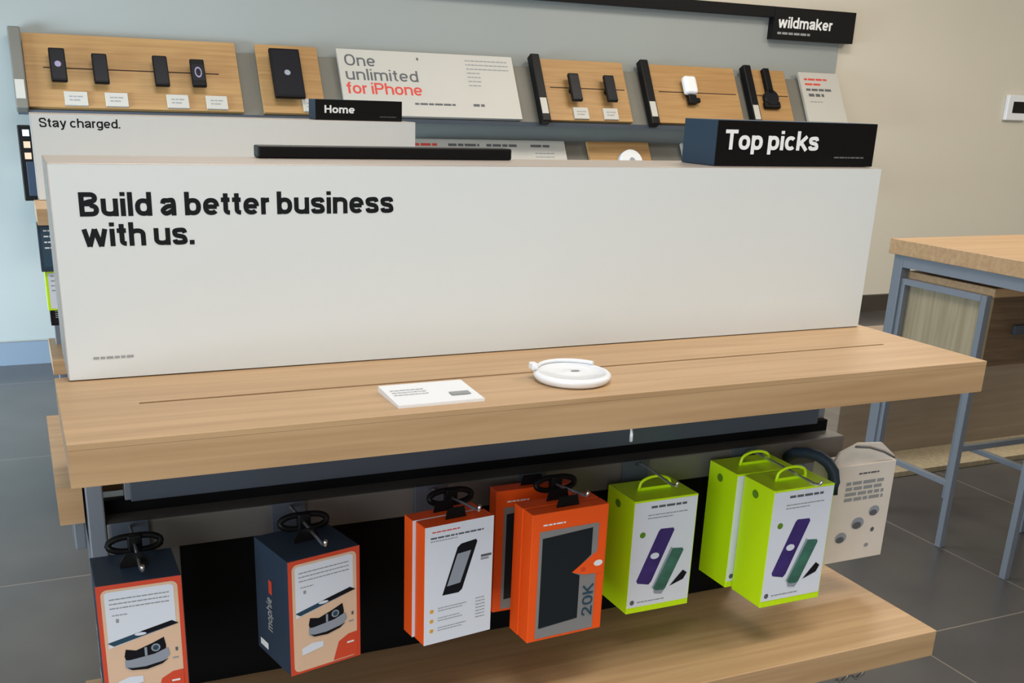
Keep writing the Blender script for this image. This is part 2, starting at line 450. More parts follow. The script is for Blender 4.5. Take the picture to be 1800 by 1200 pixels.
for k in kids(table2):
    if k.name.startswith(('rear_shelf', 'shelf_bracket')): bpy.data.objects.remove(k)

# long white box signs standing on the tables
def sign_body(r):
    G().box(0.0, 1.173, 0.0, 0.148, 0.0, 0.2425, 'sign_edge', 0.0015).build('frame', r)
    G().box(0.0015, 1.1715, -0.0012, 0.0, 0.001, 0.2415, 'sign_white').build('front_panel', r)
s1 = thing('box_sign', 'large white box sign reading Build a better business with us', 'sign', (0.0145, 0.2415, T+0.0005))
sign_body(s1)
text('lettering', 'Build a better business', 0.0292, 0.1858, 0.3645, 0.0262, 'ink', s1, 0.0012, 0.195)
# second line (kept apart so that both lines keep the sign's own spacing)
text('lettering', 'with us.', 0.0295, 0.1528, 0.1215, 0.0262, 'ink', s1, 0.0012, 0.195)
g = G()
g.words(0.0290, 0.074, 0.0240, 0.0028, 'ink_soft', 0.0016, 4)
g.build('fine_print', s1)
s2 = thing('box_sign', 'white box sign reading Stay charged, on the table behind', 'sign', (0.0145+U2[0], 0.2415+U2[1], T+0.0005))
sign_body(s2)
text('lettering', 'Stay charged.', 0.0215, 0.2055, 0.222, 0.0255, 'ink', s2, 0.0012, 0.155)
# black topper boxes standing on the signs
def topper(label, loc, word, tw, tx, tz, th):
    r = thing('topper_sign', label, 'sign', loc)
    G().box(0, 0.292, 0, 0.082, 0, 0.0625, 'topper_side', 0.0008).build('housing', r)
    G().box(0.0005, 0.2915, -0.0015, 0, 0.0005, 0.062, 'black').build('face', r)
    text('lettering', word, tx, tz, tw, th, 'ink_white', r, 0.0016, 0.19)
    G().words(0.215, 0.272, 0.012, 0.0022, 'ink_mid', 0.0019, 2).build('fine_print', r)
    return r
topper('black topper reading Top picks, standing on the large front sign', (0.899, 0.268, T+0.2435), 'Top picks', 0.168, 0.0145, 0.0225, 0.0270)
topper('black topper reading Home, standing on the sign further back', (0.887+0.0, 0.268+U2[1], T+0.2435), 'Home', 0.100, 0.030, 0.0215, 0.0235)
tag(G().box(0.268, 0.622, 0.357, 0.386, T+0.2433, T+0.2585, 'black', 0.002).build('black_bar'),
    'long slim black bar lying along the back edge of the large white sign', 'bar')

# ------------------------------------------------------------------ on the table top
r = thing('wireless_charger', 'round white charging puck with coiled cable, on the front table', 'charger', (0.5835, 0.076, T))
G().lathe([(0, 0), (0.040, 0), (0.045, 0.002), (0.0478, 0.0065), (0.0478, 0.0095), (0.045, 0.012), (0.041, 0.0122), (0.0405, 0.0108), (0.012, 0.0108), (0.010, 0.0116), (0, 0.0118)], 'white_gloss', 64).build('pad', r)
pts = [(0.043*math.cos(a), 0.043*math.sin(a), 0.0150) for a in [math.radians(d) for d in range(25, 150, 6)]]
pts += [(-0.043, 0.0195, 0.0165), (-0.0445, 0.010, 0.0185)]
G().tube(pts, 0.0024, 'white_gloss').build('cable', r)
G().box(-0.0475, -0.0395, 0.014, 0.026, 0.0125, 0.021, 'white_gloss', 0.0015).build('plug', r)
g = G(); g.ell(0, 0, 0.006, 0.004, 'ink_soft', 0)
o = g.build('emblem', r, False); o.rotation_euler = (-PI/2, 0, 0); o.location = (0.004, 0, 0.01215)

r = thing('price_card_holder', 'slanted white acrylic price card holder beside the round charger', 'price card', (0.393, 0.059, T))
g = G(); g.prism([(-0.036, 0), (0.036, 0), (0.036, 0.007), (-0.034, 0.0035), (-0.036, 0.0035)], 'x', -0.0525, 0.0505, 'white_gloss'); g.build('base', r)
g = G()
for i in range(3): g.words(-0.046, -0.005, 0.048-0.008*i, 0.0016, 'ink_soft', 0.0, 11+i)
g.rect(0.018, 0.042, 0.018, 0.030, 'ink_soft', 0.0)
o = g.build('printed_card', r, False); o.rotation_euler = (-PI/2+0.05, 0, 0); o.location = (0, -0.0360, 0.0042)

# ------------------------------------------------------------------ hooks on the rail
def hook(label, x, yt, clip=True, xt=None, zt=-0.168):
    xt = x if xt is None else xt
    r = thing('peg_hook', label, 'hook', (x, 0.205, T-0.186), 0, 'hooks on the front table rail')
    G().box(-0.022, 0.022, -0.004, 0.0, -0.026, 0.020, 'slate', 0.0008).build('plate', r)
    G().tube([(0, -0.004, 0.014), (0, -0.02, 0.020), (xt-x, yt-0.205+0.012, zt+0.186), (xt-x+0.001, yt-0.205+0.003, zt+0.188), (xt-x+0.001, yt-0.205, zt+0.195)], 0.0021, 'chrome').build('prong', r)
    if clip:
        t = 0.45
        g = G()
        cx = (xt-x)*t; cy = (yt-0.205)*t
        cz = (0.020)*(1-t)+(zt+0.186)*t
        p = [(cx+0.029*math.cos(a), cy+0.002*math.sin(a), cz+0.008*math.sin(a)*(1+0.25*abs(math.cos(a)))) for a in [2*PI*i/24 for i in range(24)]]
        g.tube(p, 0.0040, 'black', 8, True)
        g.box(cx-0.008, cx+0.008, cy-0.006, cy+0.006, cz-0.011, cz+0.011, 'black', 0.002)
        g.build('security_clip', r)
    return r
hook('chrome peg hook holding the leftmost boxed stand charger', 0.064, 0.050, True, 0.062, -0.166)
hook('chrome peg hook holding the boxed stand charger with slate side', 0.256, 0.050, True, 0.262, -0.166)
hook('chrome peg hook holding the orange box with the white front', 0.448, 0.048, True, 0.452, -0.147)
hook('chrome peg hook holding the orange boxes with charcoal window', 0.600, 0.052, True, 0.603, -0.149)
hook('chrome peg hook through the single lime box handle', 0.768, 0.098, False, 0.770, -0.172)
hook('chrome peg hook through the pair of lime boxes', 0.962, 0.020, False, 0.952, -0.165)

# ------------------------------------------------------------------ boxed products
def charger_box_art(g, w, h, L):
    """peach card with rounded white field: phone hovering over a charging stand"""
    g.rect(0, w, 0, h, 'red_orange', L)
    g.rrect(w*0.05, w*0.95, h*0.02, h*0.965, 0.007, 'peach', L+0.0002)
    g.art([(w*.09, h*.50), (w*.9, h*.62), (w*.9, h*.93), (w*.85, h*.945), (w*.12, h*.945), (w*.09, h*.93)], 'cool_white', L+0.0004)
    for i in range(3): g.words(w*.14, w*.84, h*(.88-.035*i), h*.009, 'ink_soft', L+0.0006, 20+i)
    g.words(w*.16, w*.34, h*.755, h*.008, 'ink_soft', L+0.0006, 3)
    g.rect(w*.2, w*.235, h*.70, h*.73, 'ink_soft', L+0.0006)
    # hovering phone
    g.art([(w*.08, h*.545), (w*.15, h*.515), (w*.93, h*.625), (w*.85, h*.655)], 'print_blue', L+0.0006)
    g.art([(w*.52, h*.578), (w*.93, h*.625), (w*.85, h*.655), (w*.48, h*.605)], 'print_dark', L+0.0008)
    g.ell(w*.47, h*.585, w*.07, h*.012, 'cool_white', L+0.001)
    # stand
    g.art([(w*.28, h*.475), (w*.40, h*.455), (w*.60, h*.495), (w*.74, h*.53), (w*.76, h*.46), (w*.75, h*.40), (w*.28, h*.37), (w*.26, h*.42)], 'print_dark', L+0.0006)
    g.art([(w*.26, h*.39), (w*.32, h*.385), (w*.48, h*.395), (w*.62, h*.405), (w*.78, h*.44), (w*.80, h*.38), (w*.72, h*.33), (w*.50, h*.30), (w*.32, h*.30), (w*.26, h*.33)], 'print_grey', L+0.0008)
    g.art([(w*.28, h*.33), (w*.34, h*.30), (w*.52, h*.29), (w*.70, h*.315), (w*.78, h*.35), (w*.70, h*.335), (w*.50, h*.315), (w*.34, h*.318)], 'print_dark', L+0.001)
    g.ell(w*.635, h*.455, w*.055, h*.032, 'print_grey', L+0.001); g.ell(w*.635, h*.455, w*.035, h*.021, 'print_blue', L+0.0012)
    g.rect(w*.50, w*.53, h*.40, h*.47, 'print_grey', L+0.001)
    g.rect(w*.87, w*.90, h*.40, h*.43, 'ink_mid', L+0.0006); g.rect(w*.83, w*.90, h*.34, h*.352, 'ink_soft', L+0.0006)
    # white field and orange swoosh at the foot
    g.art([(w*.16, h*.16), (w*.46, h*.19), (w*.46, h*.24), (w*.30, h*.25), (w*.16, h*.22)], 'cool_white', L+0.0006)
    g.art([(w*.60, h*.03), (w*.95, h*.03), (w*.95, h*.24), (w*.82, h*.235), (w*.68, h*.19)], 'red_orange', L+0.0006)
    g.rect(w*.80, w*.90, h*.15, h*.165, 'ink_white', L+0.0008)
def charger_box(label, loc, rz, w=0.088, d=0.078, h=0.150):
    r = thing('charger_box', label, 'boxed product', loc, rz, 'boxed stand chargers on the front table')
    G().box(0, w, 0, d, 0, h, 'slate_card', 0.0006).build('carton', r)
    g = G(); charger_box_art(g, w, h, 0.0004); g.build('printed_front', r, False)
    # printed left side, lettering running up it
    g = G()
    g.rect(d*.10, d*.34, h*.055, h*.115, 'ink_white', 0.0006)
    q = G(); q.rect(d*.42, d*.52, h*.60, h*.72, 'red_orange', 0.0006)
    o = q.build('side_mark', r, False); o.rotation_euler = (0, 0, -PI/2); o.location = (0, d, 0)
    o = g.build('side_print', r, False); o.rotation_euler = (0, 0, -PI/2); o.location = (0, d, 0)
    t = text('side_lettering', 'mophie', 0, 0, h*.30, d*.17, 'ink_soft', r, 0.0006, 0.17)
    t.rotation_euler = Euler((0, 0, -PI/2)).to_matrix().to_4x4().to_euler()
    t.matrix_local = Matrix.Translation((0, d*.50, h*.26)) @ Matrix.Rotation(-PI/2, 4, 'Z') @ Matrix.Rotation(-PI/2, 4, 'Y')
    g = G(); g.prism([(w*.33, h), (w*.67, h), (w*.67, h+0.006), (w*.60, h+0.016), (w*.40, h+0.016), (w*.33, h+0.006)], 'y', d*.48, d*.48+0.0012, 'black'); g.build('hang_tab', r)
    return r
charger_box('boxed stand charger with red border, leftmost, partly out of frame', (0.0135, 0.050, T-0.174-0.150), 0.0)
charger_box('boxed stand charger with slate blue side and red border, second from left', (0.2170, 0.046, T-0.176-0.146), math.radians(13), 0.093, 0.088, 0.146)

def phone_battery_box(label, loc, rz, w=0.095, d=0.024, h=0.157, front=True):
    r = thing('battery_box', label, 'boxed product', loc, rz, 'orange boxes with white fronts')
    G().box(0, w, 0, d, 0, h, 'orange_card', 0.0006).build('carton', r)
    if front:
        g = G(); L = 0.0004
        g.rect(w*.0, w, 0, h, 'cool_white', L)
        g.words(w*.10, w*.50, h*.945, h*.010, 'ink_red', L+.0002, 5)
        g.words(w*.08, w*.85, h*.895, h*.014, 'ink_mid', L+.0002, 6)
        g.words(w*.08, w*.48, h*.872, h*.008, 'ink_soft', L+.0002, 7)
        # slanted phone
        g.art([(w*.26, h*.405), (w*.50, h*.402), (w*.55, h*.425), (w*.76, h*.81), (w*.74, h*.83), (w*.52, h*.815), (w*.47, h*.79)], 'print_dark', L+.0002)
        g.art([(w*.325, h*.475), (w*.52, h*.485), (w*.67, h*.745), (w*.47, h*.735)], 'print_grey', L+.0004)
        g.rect(w*.82, w*.98, h*.665, h*.685, 'ink_mid', L+.0002); g.rect(w*.82, w*.94, h*.64, h*.658, 'ink_soft', L+.0002)
        for i, z in enumerate((.285, .20, .115)):
            g.ell(w*.11, h*z, w*.028, h*.017, 'amber', L+.0002)
            g.words(w*.20, w*(.62 if i != 1 else .52), h*(z+.012), h*.007, 'ink_soft', L+.0002, 30+i)
            g.words(w*.20, w*.56, h*(z-.010), h*.007, 'ink_soft', L+.0002, 40+i)
        for i in range(7): g.words(w*.76, w*.90, h*(.31-.028*i), h*.008, 'ink_soft', L+.0002, 50+i)
        g.build('printed_front', r, False)
    g = G(); g.prism([(w*.36, h), (w*.66, h), (w*.63, h+0.014), (w*.39, h+0.014)], 'y', d*.5, d*.5+0.001, 'black'); g.build('hang_tab', r)
    return r
phone_battery_box('orange box with white front showing a slanted phone, foremost of its pair', (0.382, 0.046, T-0.157-0.157), math.radians(7))
phone_battery_box('orange box directly behind the one with the white front', (0.376, 0.0725, T-0.157-0.157), math.radians(7), 0.095, 0.022, 0.157, True)

def case_box(label, loc, rz, w=0.112, d=0.022, h=0.178):
    r = thing('power_bank_box', label, 'boxed product', loc, rz, 'orange boxes with charcoal windows')
    G().box(0, w, 0, d, 0, h, 'orange_card', 0.0006).build('carton', r)
    g = G(); L = 0.0004
    g.rect(w*.10, w*.88, h*.02, h*.865, 'box_grey', L)
    g.rect(w*.90, w*.985, h*.06, h*.90, 'orange_card', L)
    g.art([(w*.14, h*.10), (w*.66, h*.125), (w*.66, h*.47), (w*.56, h*.50), (w*.80, h*.62), (w*.80, h*.835), (w*.14, h*.81)], 'screen_grey', L+.0002)
    g.art([(w*.55, h*.505), (w*.97, h*.60), (w*.97, h*.64), (w*.92, h*.66)], 'orange_card', L+.0004)
    g.art([(w*.55, h*.505), (w*.72, h*.47), (w*.97, h*.46), (w*.97, h*.62), (w*.80, h*.60)], 'orange_card', L+.0006)
    g.ell(w*.90, h*.545, w*.06, h*.024, 'ink_white', L+.0008)
    g.ell(w*.70, h*.515, w*.035, h*.018, 'red_orange', L+.0008)
    g.words(w*.14, w*.44, h*.905, h*.012, 'ink_white', L+.0002, 9)
    g.build('printed_front', r, False)
    t = text('print_number', '20K', 0, 0, h*.25, w*.14, 'print_blue', r, 0.0010, 0.13)
    t.matrix_local = Matrix.Translation((w*.855, 0, h*.13)) @ Matrix.Rotation(-PI/2, 4, 'Y')
    g = G(); g.prism([(w*.36, h), (w*.66, h), (w*.63, h+0.014), (w*.39, h+0.014)], 'y', d*.5, d*.5+0.001, 'black'); g.build('hang_tab', r)
    return r
case_box('orange box with charcoal window and pointed orange flash, foremost of its hook', (0.524, 0.046, T-0.160-0.178), math.radians(3))
case_box('orange box pressed right behind the foremost charcoal window box', (0.522, 0.0705, T-0.160-0.178), math.radians(3))
case_box('orange box hanging far back, half hidden between white front box and charcoal window box', (0.522, 0.150, T-0.166-0.178), math.radians(0))

def lime_box(label, loc, rz=0, w=0.104, d=0.070, h=0.176):
    r = thing('charging_stand_box', label, 'boxed product', loc, rz, 'lime green boxes')
    G().box(0, w, 0, d, 0, h, 'lime', 0.0008).build('carton', r)
    g = G(); L = 0.0004
    g.rect(w*.0, w*.985, h*.055, h*.985, 'cool_white', L)
    g.words(w*.26, w*.82, h*.925, h*.020, 'ink_mid', L+.0002, 61)
    g.words(w*.22, w*.85, h*.862, h*.009, 'ink_soft', L+.0002, 62)
    g.words(w*.22, w*.62, h*.835, h*.009, 'ink_soft', L+.0002, 63)
    g.ell(w*.16, h*.70, w*.045, h*.026, 'lime_dark', L+.0002)
    # slanted purple phone
    g.art([(w*.12, h*.295), (w*.14, h*.27), (w*.32, h*.245), (w*.36, h*.27), (w*.66, h*.71), (w*.64, h*.73), (w*.44, h*.735), (w*.41, h*.715)], 'purple', L+.0002)
    g.ell(w*.38, h*.50, w*.07, h*.028, 'cool_white', L+.0004)
    # teal device and its foot
    g.art([(w*.40, h*.205), (w*.44, h*.165), (w*.56, h*.165), (w*.60, h*.19), (w*.84, h*.515), (w*.82, h*.535), (w*.66, h*.545)], 'teal', L+.0004)
    g.art([(w*.37, h*.205), (w*.40, h*.205), (w*.66, h*.545), (w*.63, h*.56)], 'print_grey', L+.0006)
    g.art([(w*.40, h*.20), (w*.42, h*.155), (w*.54, h*.14), (w*.60, h*.19), (w*.56, h*.175), (w*.45, h*.18)], 'print_grey', L+.0006)
    g.art([(w*.66, h*.20), (w*.88, h*.245), (w*.93, h*.30), (w*.86, h*.33), (w*.78, h*.28)], 'print_dark', L+.0006)
    g.ell(w*.08, h*.100, w*.035, h*.022, 'ink_mid', L+.0002)
    g.words(w*.16, w*.60, h*.090, h*.010, 'ink_soft', L+.0002, 64)
    g.build('printed_front', r, False)
    g = G(); g.ell(d*.42, h*.90, d*.10, h*.034, 'lime_dark', .0006); o = g.build('side_emblem', r, False)
    o.rotation_euler = (0, 0, -PI/2); o.location = (0, d, 0)
    # arched plastic handle
    g = G(); cx, y = w*.52, d*.50
    p = [(cx-0.026, y, h-0.001), (cx-0.025, y, h+0.007)] + [(cx-0.025*math.cos(a), y, h+0.008+0.011*math.sin(a)) for a in [PI*i/10 for i in range(1, 10)]] + [(cx+0.025, y, h+0.007), (cx+0.026, y, h-0.001)]
    g.tube(p, 0.0022, 'lime', 8)
    g.box(cx-0.028, cx+0.028, y-0.001, y+0.001, h-0.001, h+0.004, 'lime')
    g.build('handle', r)
    return r
lime_box('single lime green box with white front, beside the orange boxes', (0.7125, 0.110, T-0.190-0.172), 0.0, 0.104, 0.073, 0.172)
lime_box('front lime green box with white face, foremost of the pair', (0.8995, 0.0500, T-0.176-0.180), 0.0, 0.106, 0.068, 0.180)
lime_box('rear lime green box of the pair, showing mainly its side and handle', (0.8920, 0.124, T-0.176-0.180), 0.0, 0.106, 0.068, 0.180)

r = thing('earbud_pouch', 'white kraft pouch box with folded gusset top, at right end of rail', 'boxed product', (1.094, 0.150, T-0.363), 0)
w_, d_, h_ = 0.128, 0.045, 0.165
g = G(); g.box(0, w_, 0, d_, 0, h_, 'stone', 0.001)
g.bm.verts.ensure_lookup_table()
g.prism([(0.0, h_-0.0005), (0.016, h_+0.022), (0.050, h_+0.034), (w_-0.03, h_+0.030), (w_, h_+0.006), (w_, h_-0.0005)], 'y', 0.006, 0.010, 'stone')
g.build('carton', r)
g = G(); g.tube([(0.040, 0.002, h_+0.030), (0.070, 0.002, h_+0.026), (0.100, 0.002, h_+0.016), (w_-0.004, 0.002, h_+0.004)], 0.0016, 'ink_mid', 8); g.build('fold_line', r)
g = G(); L = .0004; w, h = w_, h_
g.words(w*.42, w*.74, h*.90, h*.016, 'ink_mid', L, 71)
for i in range(4): g.words(w*.24, w*.86, h*(.80-.055*i), h*.034, 'ink_soft', L, 72+i)
for cx, cz, rx in ((.76, .50, .085), (.52, .39, .10), (.28, .26, .09)):
    g.ell(w*cx, h*cz, w*rx, h*rx*.62, 'print_grey', L); g.ell(w*(cx-.01), h*(cz-.02), w*rx*.7, h*rx*.36, 'ink_mid', L+.0002)
g.ell(w*.78, h*.30, w*.03, h*.024, 'ink_mid', L); g.ell(w*.72, h*.14, w*.035, h*.02, 'ink_soft', L)
g.build('printed_front', r, False)
# dark curved tether hanging behind it
tag(G().tube([(1.046, 0.204, T-0.194), (1.050, 0.190, T-0.181), (1.058, 0.172, T-0.176), (1.067, 0.155, T-0.177), (1.074, 0.142, T-0.184), (1.079, 0.134, T-0.196), (1.080, 0.130, T-0.212), (1.079, 0.130, T-0.230)], 0.009, 'slate_card', 14).build('security_tether'),
    'thick dark curved tether between the lime boxes and the white pouch', 'tether')
# cable clip under the table front
tag(G().tube([(0.6295, 0.004, T-0.043), (0.6295, 0.003, T-0.052), (0.630, 0.004, T-0.061)], 0.0022, 'white_gloss', 8).build('cable_end'),
    'short white cable end poking out below the table front', 'cable')

# products hanging under the second table, seen past the sign's left edge
def side_pack(label, x0, x1, y, z0, z1, m, m2, hh):
    r = thing('hanging_box', label, 'boxed product', (x0, y, T+z0), 0)
    w, h = x1-x0, z1-z0
    G().box(0, w, 0, 0.06, 0, h, m, 0.001).build('carton', r)
    g = G(); g.rect(w*.08, w*.92, h*hh, h*.94, m2, .0005)
    for i in range(4): g.words(w*.15, w*.6, h*(.85-.12*i), h*.03, 'ink_white' if m2 != 'cool_white' else 'ink_soft', .0008, 80+i)
    g.build('printed_front', r, False)
side_pack('dark blue boxed product hanging under the rear table, topmost at left', 0.027, 0.125, 2.18, -0.176, -0.0445, 'slate_card', 'print_blue', 0.1)
side_pack('lime and white boxed product hanging below the dark blue box', 0.034, 0.130, 2.20, -0.290, -0.1765, 'lime', 'cool_white', 0.05)
side_pack('black boxed product hanging lowest under the rear table', 0.038, 0.130, 2.22, -0.338, -0.2905, 'black', 'print_dark', 0.1)

# ------------------------------------------------------------------ wall display
RZ0, RZ1 = T+0.200, T+0.520
# sloping grey ledges (wedges on the wall)
def wedge(name, x0, x1, z0, z1, label, ydep=0.185, lip=True):
    r = thing(name, label, 'wall ledge', (x0, YW, z0))
    g = G(); g.prism([(-0.0005, 0), (-ydep, 0), (-ydep, 0.012), (-0.030, z1-z0), (-0.0005, z1-z0)], 'x', 0, x1-x0, 'tray'); g.build('ledge_body', r)
    if lip:
        G().box(0, x1-x0, -ydep-0.012, -ydep, -0.004, 0.016, 'slate').build('front_lip', r)
    return r
wedge('wall_ledge', 0.03, 4.44, T+0.205, T+0.485, 'upper sloping grey ledge carrying display boards on the back wall')
wedge('wall_ledge', 0.06, 4.44, T-0.165, T+0.120, 'lower sloping grey ledge, mostly hidden behind the signs')
# slope frame: local x along the wall, local y up the slope (0 = foot), local z out of the slope
def slope_frame(zfoot, yfoot, ztop, ytop):
    up = Vector((0, ytop-yfoot, ztop-zfoot)); L = up.length; up.normalize()
    n = Vector((1, 0, 0)).cross(up)
    if n.y > 0: n = -n
    # columns: x, n outward is -local y (so artwork facing -y works), z = up
    return Matrix(((1, 0, 0), (0, -n.y, up.y), (0, -n.z, up.z))), L
SLM, SLL = slope_frame(T+0.222, YW-0.183, T+0.490, YW-0.032)
SLE = SLM.to_4x4().to_euler()
def on_slope(x, s=0.0, off=0.0, low=False):
    """a point on the ledge face: s metres up the slope"""
    base = Vector((x, YW-0.183, T+0.222 - (0.368 if low else 0)))
    return base + SLM @ Vector((0, -off, s))
def board(label, x0, x1, m='oak_board', rail=False, h=0.335, groove=True, low=False, gx=(0.08, 0.97)):
    r = thing('display_board', label, 'display board', (0, 0, 0), 0)
    r.rotation_euler = SLE; r.location = on_slope(x0, 0.0, 0.006, low)
    w = x1-x0
    G().box(0, w, -0.018, 0, 0, h, m, 0.001).build('board', r)
    if groove:
        G().box(w*gx[0], w*gx[1], -0.0192, -0.0180, h*.525, h*.540, 'groove').build('slot', r)
    if rail:
        k = G().box(-0.052, -0.002, -0.045, 0, -0.02, h+0.012, rail, 0.006).build('side_rail', r)
        G().box(-0.046, -0.010, -0.0465, -0.0452, 0.02, 0.105, 'card_white').build('rail_label', k)
    return r
W1 = 0.335
board('long oak board with four small phones, leftmost on the upper ledge', 0.075, 0.962, rail='tray', gx=(.08, .90))
board('narrow oak board carrying one large phone', 1.053, 1.340, groove=False)
b = board('wide white card reading One unlimited for iPhone, on the upper ledge', 1.436, 2.346, 'card_white', groove=False)
text('lettering', 'One', 0.032, 0.250, 0.150, 0.058, 'ink_mid', b, 0.0182, 0.135)
text('lettering', 'unlimited', 0.028, 0.178, 0.360, 0.058, 'ink_mid', b, 0.0182, 0.135)
text('lettering', 'for iPhone', 0.022, 0.108, 0.375, 0.058, 'ink_red', b, 0.0182, 0.15)
g = G()
g.rect(0.395, 0.405, 0.292, 0.306, 'ink_mid', 0.0186)
for i in range(7): g.words(0.650, 0.72 if i > 2 else 0.88, 0.300-0.022*i, 0.006, 'ink_soft', 0.0186, 90+i)
g.words(0.350, 0.560, 0.060, 0.010, 'ink_mid', 0.0186, 97); g.words(0.655, 0.715, 0.060, 0.013, 'ink_mid', 0.0186, 98)
g.build('fine_print', b, False)
board('oak board with black side rail and two small phones', 2.495, 2.988, rail='black', gx=(.08, .97))
board('oak board with black side rail and a silver speaker', 3.140, 3.702, rail='black', gx=(.08, .97))
board('short oak board with black side rail and a mounted camera arm', 3.808, 4.050, rail='black', gx=(.08, .97))
b = board('small white price card with pink heading, rightmost on the upper ledge', 4.156, 4.437, 'card_white', groove=False)
g = G()
g.words(0.03, 0.20, 0.285, 0.012, 'ink_red', 0.0186, 1); g.words(0.03, 0.14, 0.255, 0.012, 'ink_red', 0.0186, 2)
g.words(0.03, 0.21, 0.220, 0.014, 'ink_mid', 0.0186, 3); g.words(0.04, 0.15, 0.185, 0.018, 'ink_mid', 0.0186, 4)
g.words(0.04, 0.13, 0.150, 0.006, 'ink_soft', 0.0186, 5); g.build('fine_print', b, False)
# price tags
def price_tag(label, x, w=0.108, s=0.012, grp='price tags on the upper ledge'):
    r = thing('price_tag', label, 'price tag', (0, 0, 0), 0, grp); r.rotation_euler = SLE
    r.location = on_slope(x, s, 0.0245)
    G().box(0, w, -0.010, 0, 0, 0.062, 'card_white', 0.001).build('card', r)
    g = G(); g.words(w*.2, w*.85, 0.036, 0.006, 'ink_soft', 0.0104, 7); g.words(w*.2, w*.7, 0.020, 0.006, 'ink_soft', 0.0104, 8); g.build('printed_text', r, False)
for x, l in ((0.215, 'first small white price tag from the left, under the first phone'), (0.378, 'second small white price tag from the left on the long board'),
             (0.632, 'third small white price tag from the left on the long board'), (0.800, 'fourth small white price tag, right end of the long board'),
             (1.235, 'small white price tag at the foot of the large phone board'),
             (2.640, 'small white price tag under the first phone on the two phone board'), (2.815, 'small white price tag under the second phone on the two phone board')):
    price_tag(l, x, 0.092 if x < 1 else 0.085, 0.006)
# phones / devices
def device(label, x, s, w, h, th=0.02, name='display_phone', cat='phone', face=None, tilt=0.0, grp='small display phones on the upper ledge'):
    r = thing(name, label, cat, (0, 0, 0), 0, grp)
    r.rotation_euler = (SLM.to_4x4() @ Matrix.Rotation(tilt, 4, 'Y')).to_euler()
    r.location = on_slope(x, s, 0.0245)
    G().cyl((0, 0, 0), (0, -0.03, 0), 0.018, 'black', 20).build('mount', r)
    G().box(-w/2, w/2, -0.03-th, -0.03, -h/2, h/2, 'black', 0.006, seg=3).build('body', r)
    if face:
        g = G(); face(g, w, h, 0.03+th+0.0008); g.build('screen', r, False)
    return r
device('first small black phone from the left with bright screen centre', 0.203, 0.168, 0.064, 0.150, face=lambda g, w, h, L: (g.rrect(-w*.42, w*.42, -h*.44, h*.44, .006, 'print_dark', L), g.ell(0, h*.0, w*.20, h*.09, 'screen_lit', L+.0004)))
device('second small black phone from the left on the long board', 0.370, 0.158, 0.062, 0.135, face=lambda g, w, h, L: g.rrect(-w*.42, w*.42, -h*.44, h*.44, .006, 'print_dark', L))
device('third small black phone from the left on the long board', 0.618, 0.158, 0.062, 0.140, face=lambda g, w, h, L: g.rrect(-w*.42, w*.42, -h*.44, h*.44, .006, 'print_dark', L))
device('small black watch, rightmost device on the long board', 0.775, 0.155, 0.062, 0.128, name='display_watch', cat='watch', grp=None, face=lambda g, w, h, L: (g.rrect(-w*.42, w*.42, -h*.30, h*.30, .006, 'print_dark', L), g.ell(0, 0, w*.25, h*.20, 'screen_lit', L+.0004), g.ell(0, 0, w*.17, h*.14, 'print_dark', L+.0008)))
device('large black phone standing on the narrow oak board', 1.172, 0.170, 0.140, 0.240, 0.022, grp=None, face=lambda g, w, h, L: (g.rrect(-w*.44, w*.44, -h*.46, h*.46, .008, 'print_dark', L), g.ell(0, 0, w*.10, h*.055, 'print_grey', L+.0004)))
device('left small black phone on the two phone board', 2.655, 0.160, 0.060, 0.150, face=lambda g, w, h, L: g.rrect(-w*.42, w*.42, -h*.44, h*.44, .006, 'print_dark', L))
device('right small black phone on the two phone board', 2.862, 0.160, 0.060, 0.145, face=lambda g, w, h, L: g.rrect(-w*.42, w*.42, -h*.44, h*.44, .006, 'print_dark', L))
r = thing('mini_speaker', 'small silver device on a dark mount, on the black railed oak board', 'speaker'); r.rotation_euler = SLE; r.location = on_slope(3.365, 0.180, 0.0245)
G().box(-0.040, 0.040, -0.055, -0.012, -0.030, 0.072, 'white_gloss', 0.018, seg=4).build('body', r)
g = G(); g.cyl((0, 0, -0.02), (0, -0.035, -0.02), 0.016, 'black', 16); g.box(-0.02, 0.030, -0.035, -0.01, -0.080, -0.030, 'black', 0.004); g.box(0.02, 0.055, -0.03, -0.012, -0.070, -0.045, 'black', 0.004); g.build('mount', r)
r = thing('camera_arm', 'black upright camera arm with round base on the short board', 'camera'); r.rotation_euler = SLE; r.location = on_slope(3.905, 0.155, 0.0245)
G().box(-0.020, 0.020, -0.03, 0, 0.02, 0.175, 'black', 0.004).build('arm', r)
g = G(); g.cyl((0, 0, 0), (0, -0.03, 0), 0.045, 'print_dark', 24); g.build('hub', r)
G().box(-0.055, 0.055, -0.028, 0, -0.062, -0.018, 'black', 0.012, seg=3).build('foot', r)

# lower ledge
b = board('wide pale card with four small headings on the lower ledge', 1.75, 2.662, 'card_white', groove=False, low=True, h=0.300)
g = G()
for k, (x, m) in enumerate(((0.02, 'ink_red'), (0.25, 'ink_mid'), (0.46, 'ink_mid'), (0.71, 'ink_mid'))):
    g.words(x, x+0.17 if k < 3 else x+0.11, 0.262, 0.014, m, 0.0186, 100+k)
    for i in range(3): g.words(x+0.02, x+0.13, 0.225-0.02*i, 0.006, 'ink_soft', 0.0186, 110+k*4+i)
g.build('fine_print', b, False)
board('brown oak board with a white disc on the lower ledge', 2.800, 3.180, low=True, h=0.300, groove=False)
r = thing('smart_speaker', 'round white disc speaker on the lower brown board', 'speaker'); r.rotation_euler = SLE; r.location = on_slope(3.035, 0.178, 0.0245, True)
g = G(); g.cyl((0, 0, 0), (0, -0.035, 0), 0.070, 'white_gloss', 40, 0.062); g.build('body', r)
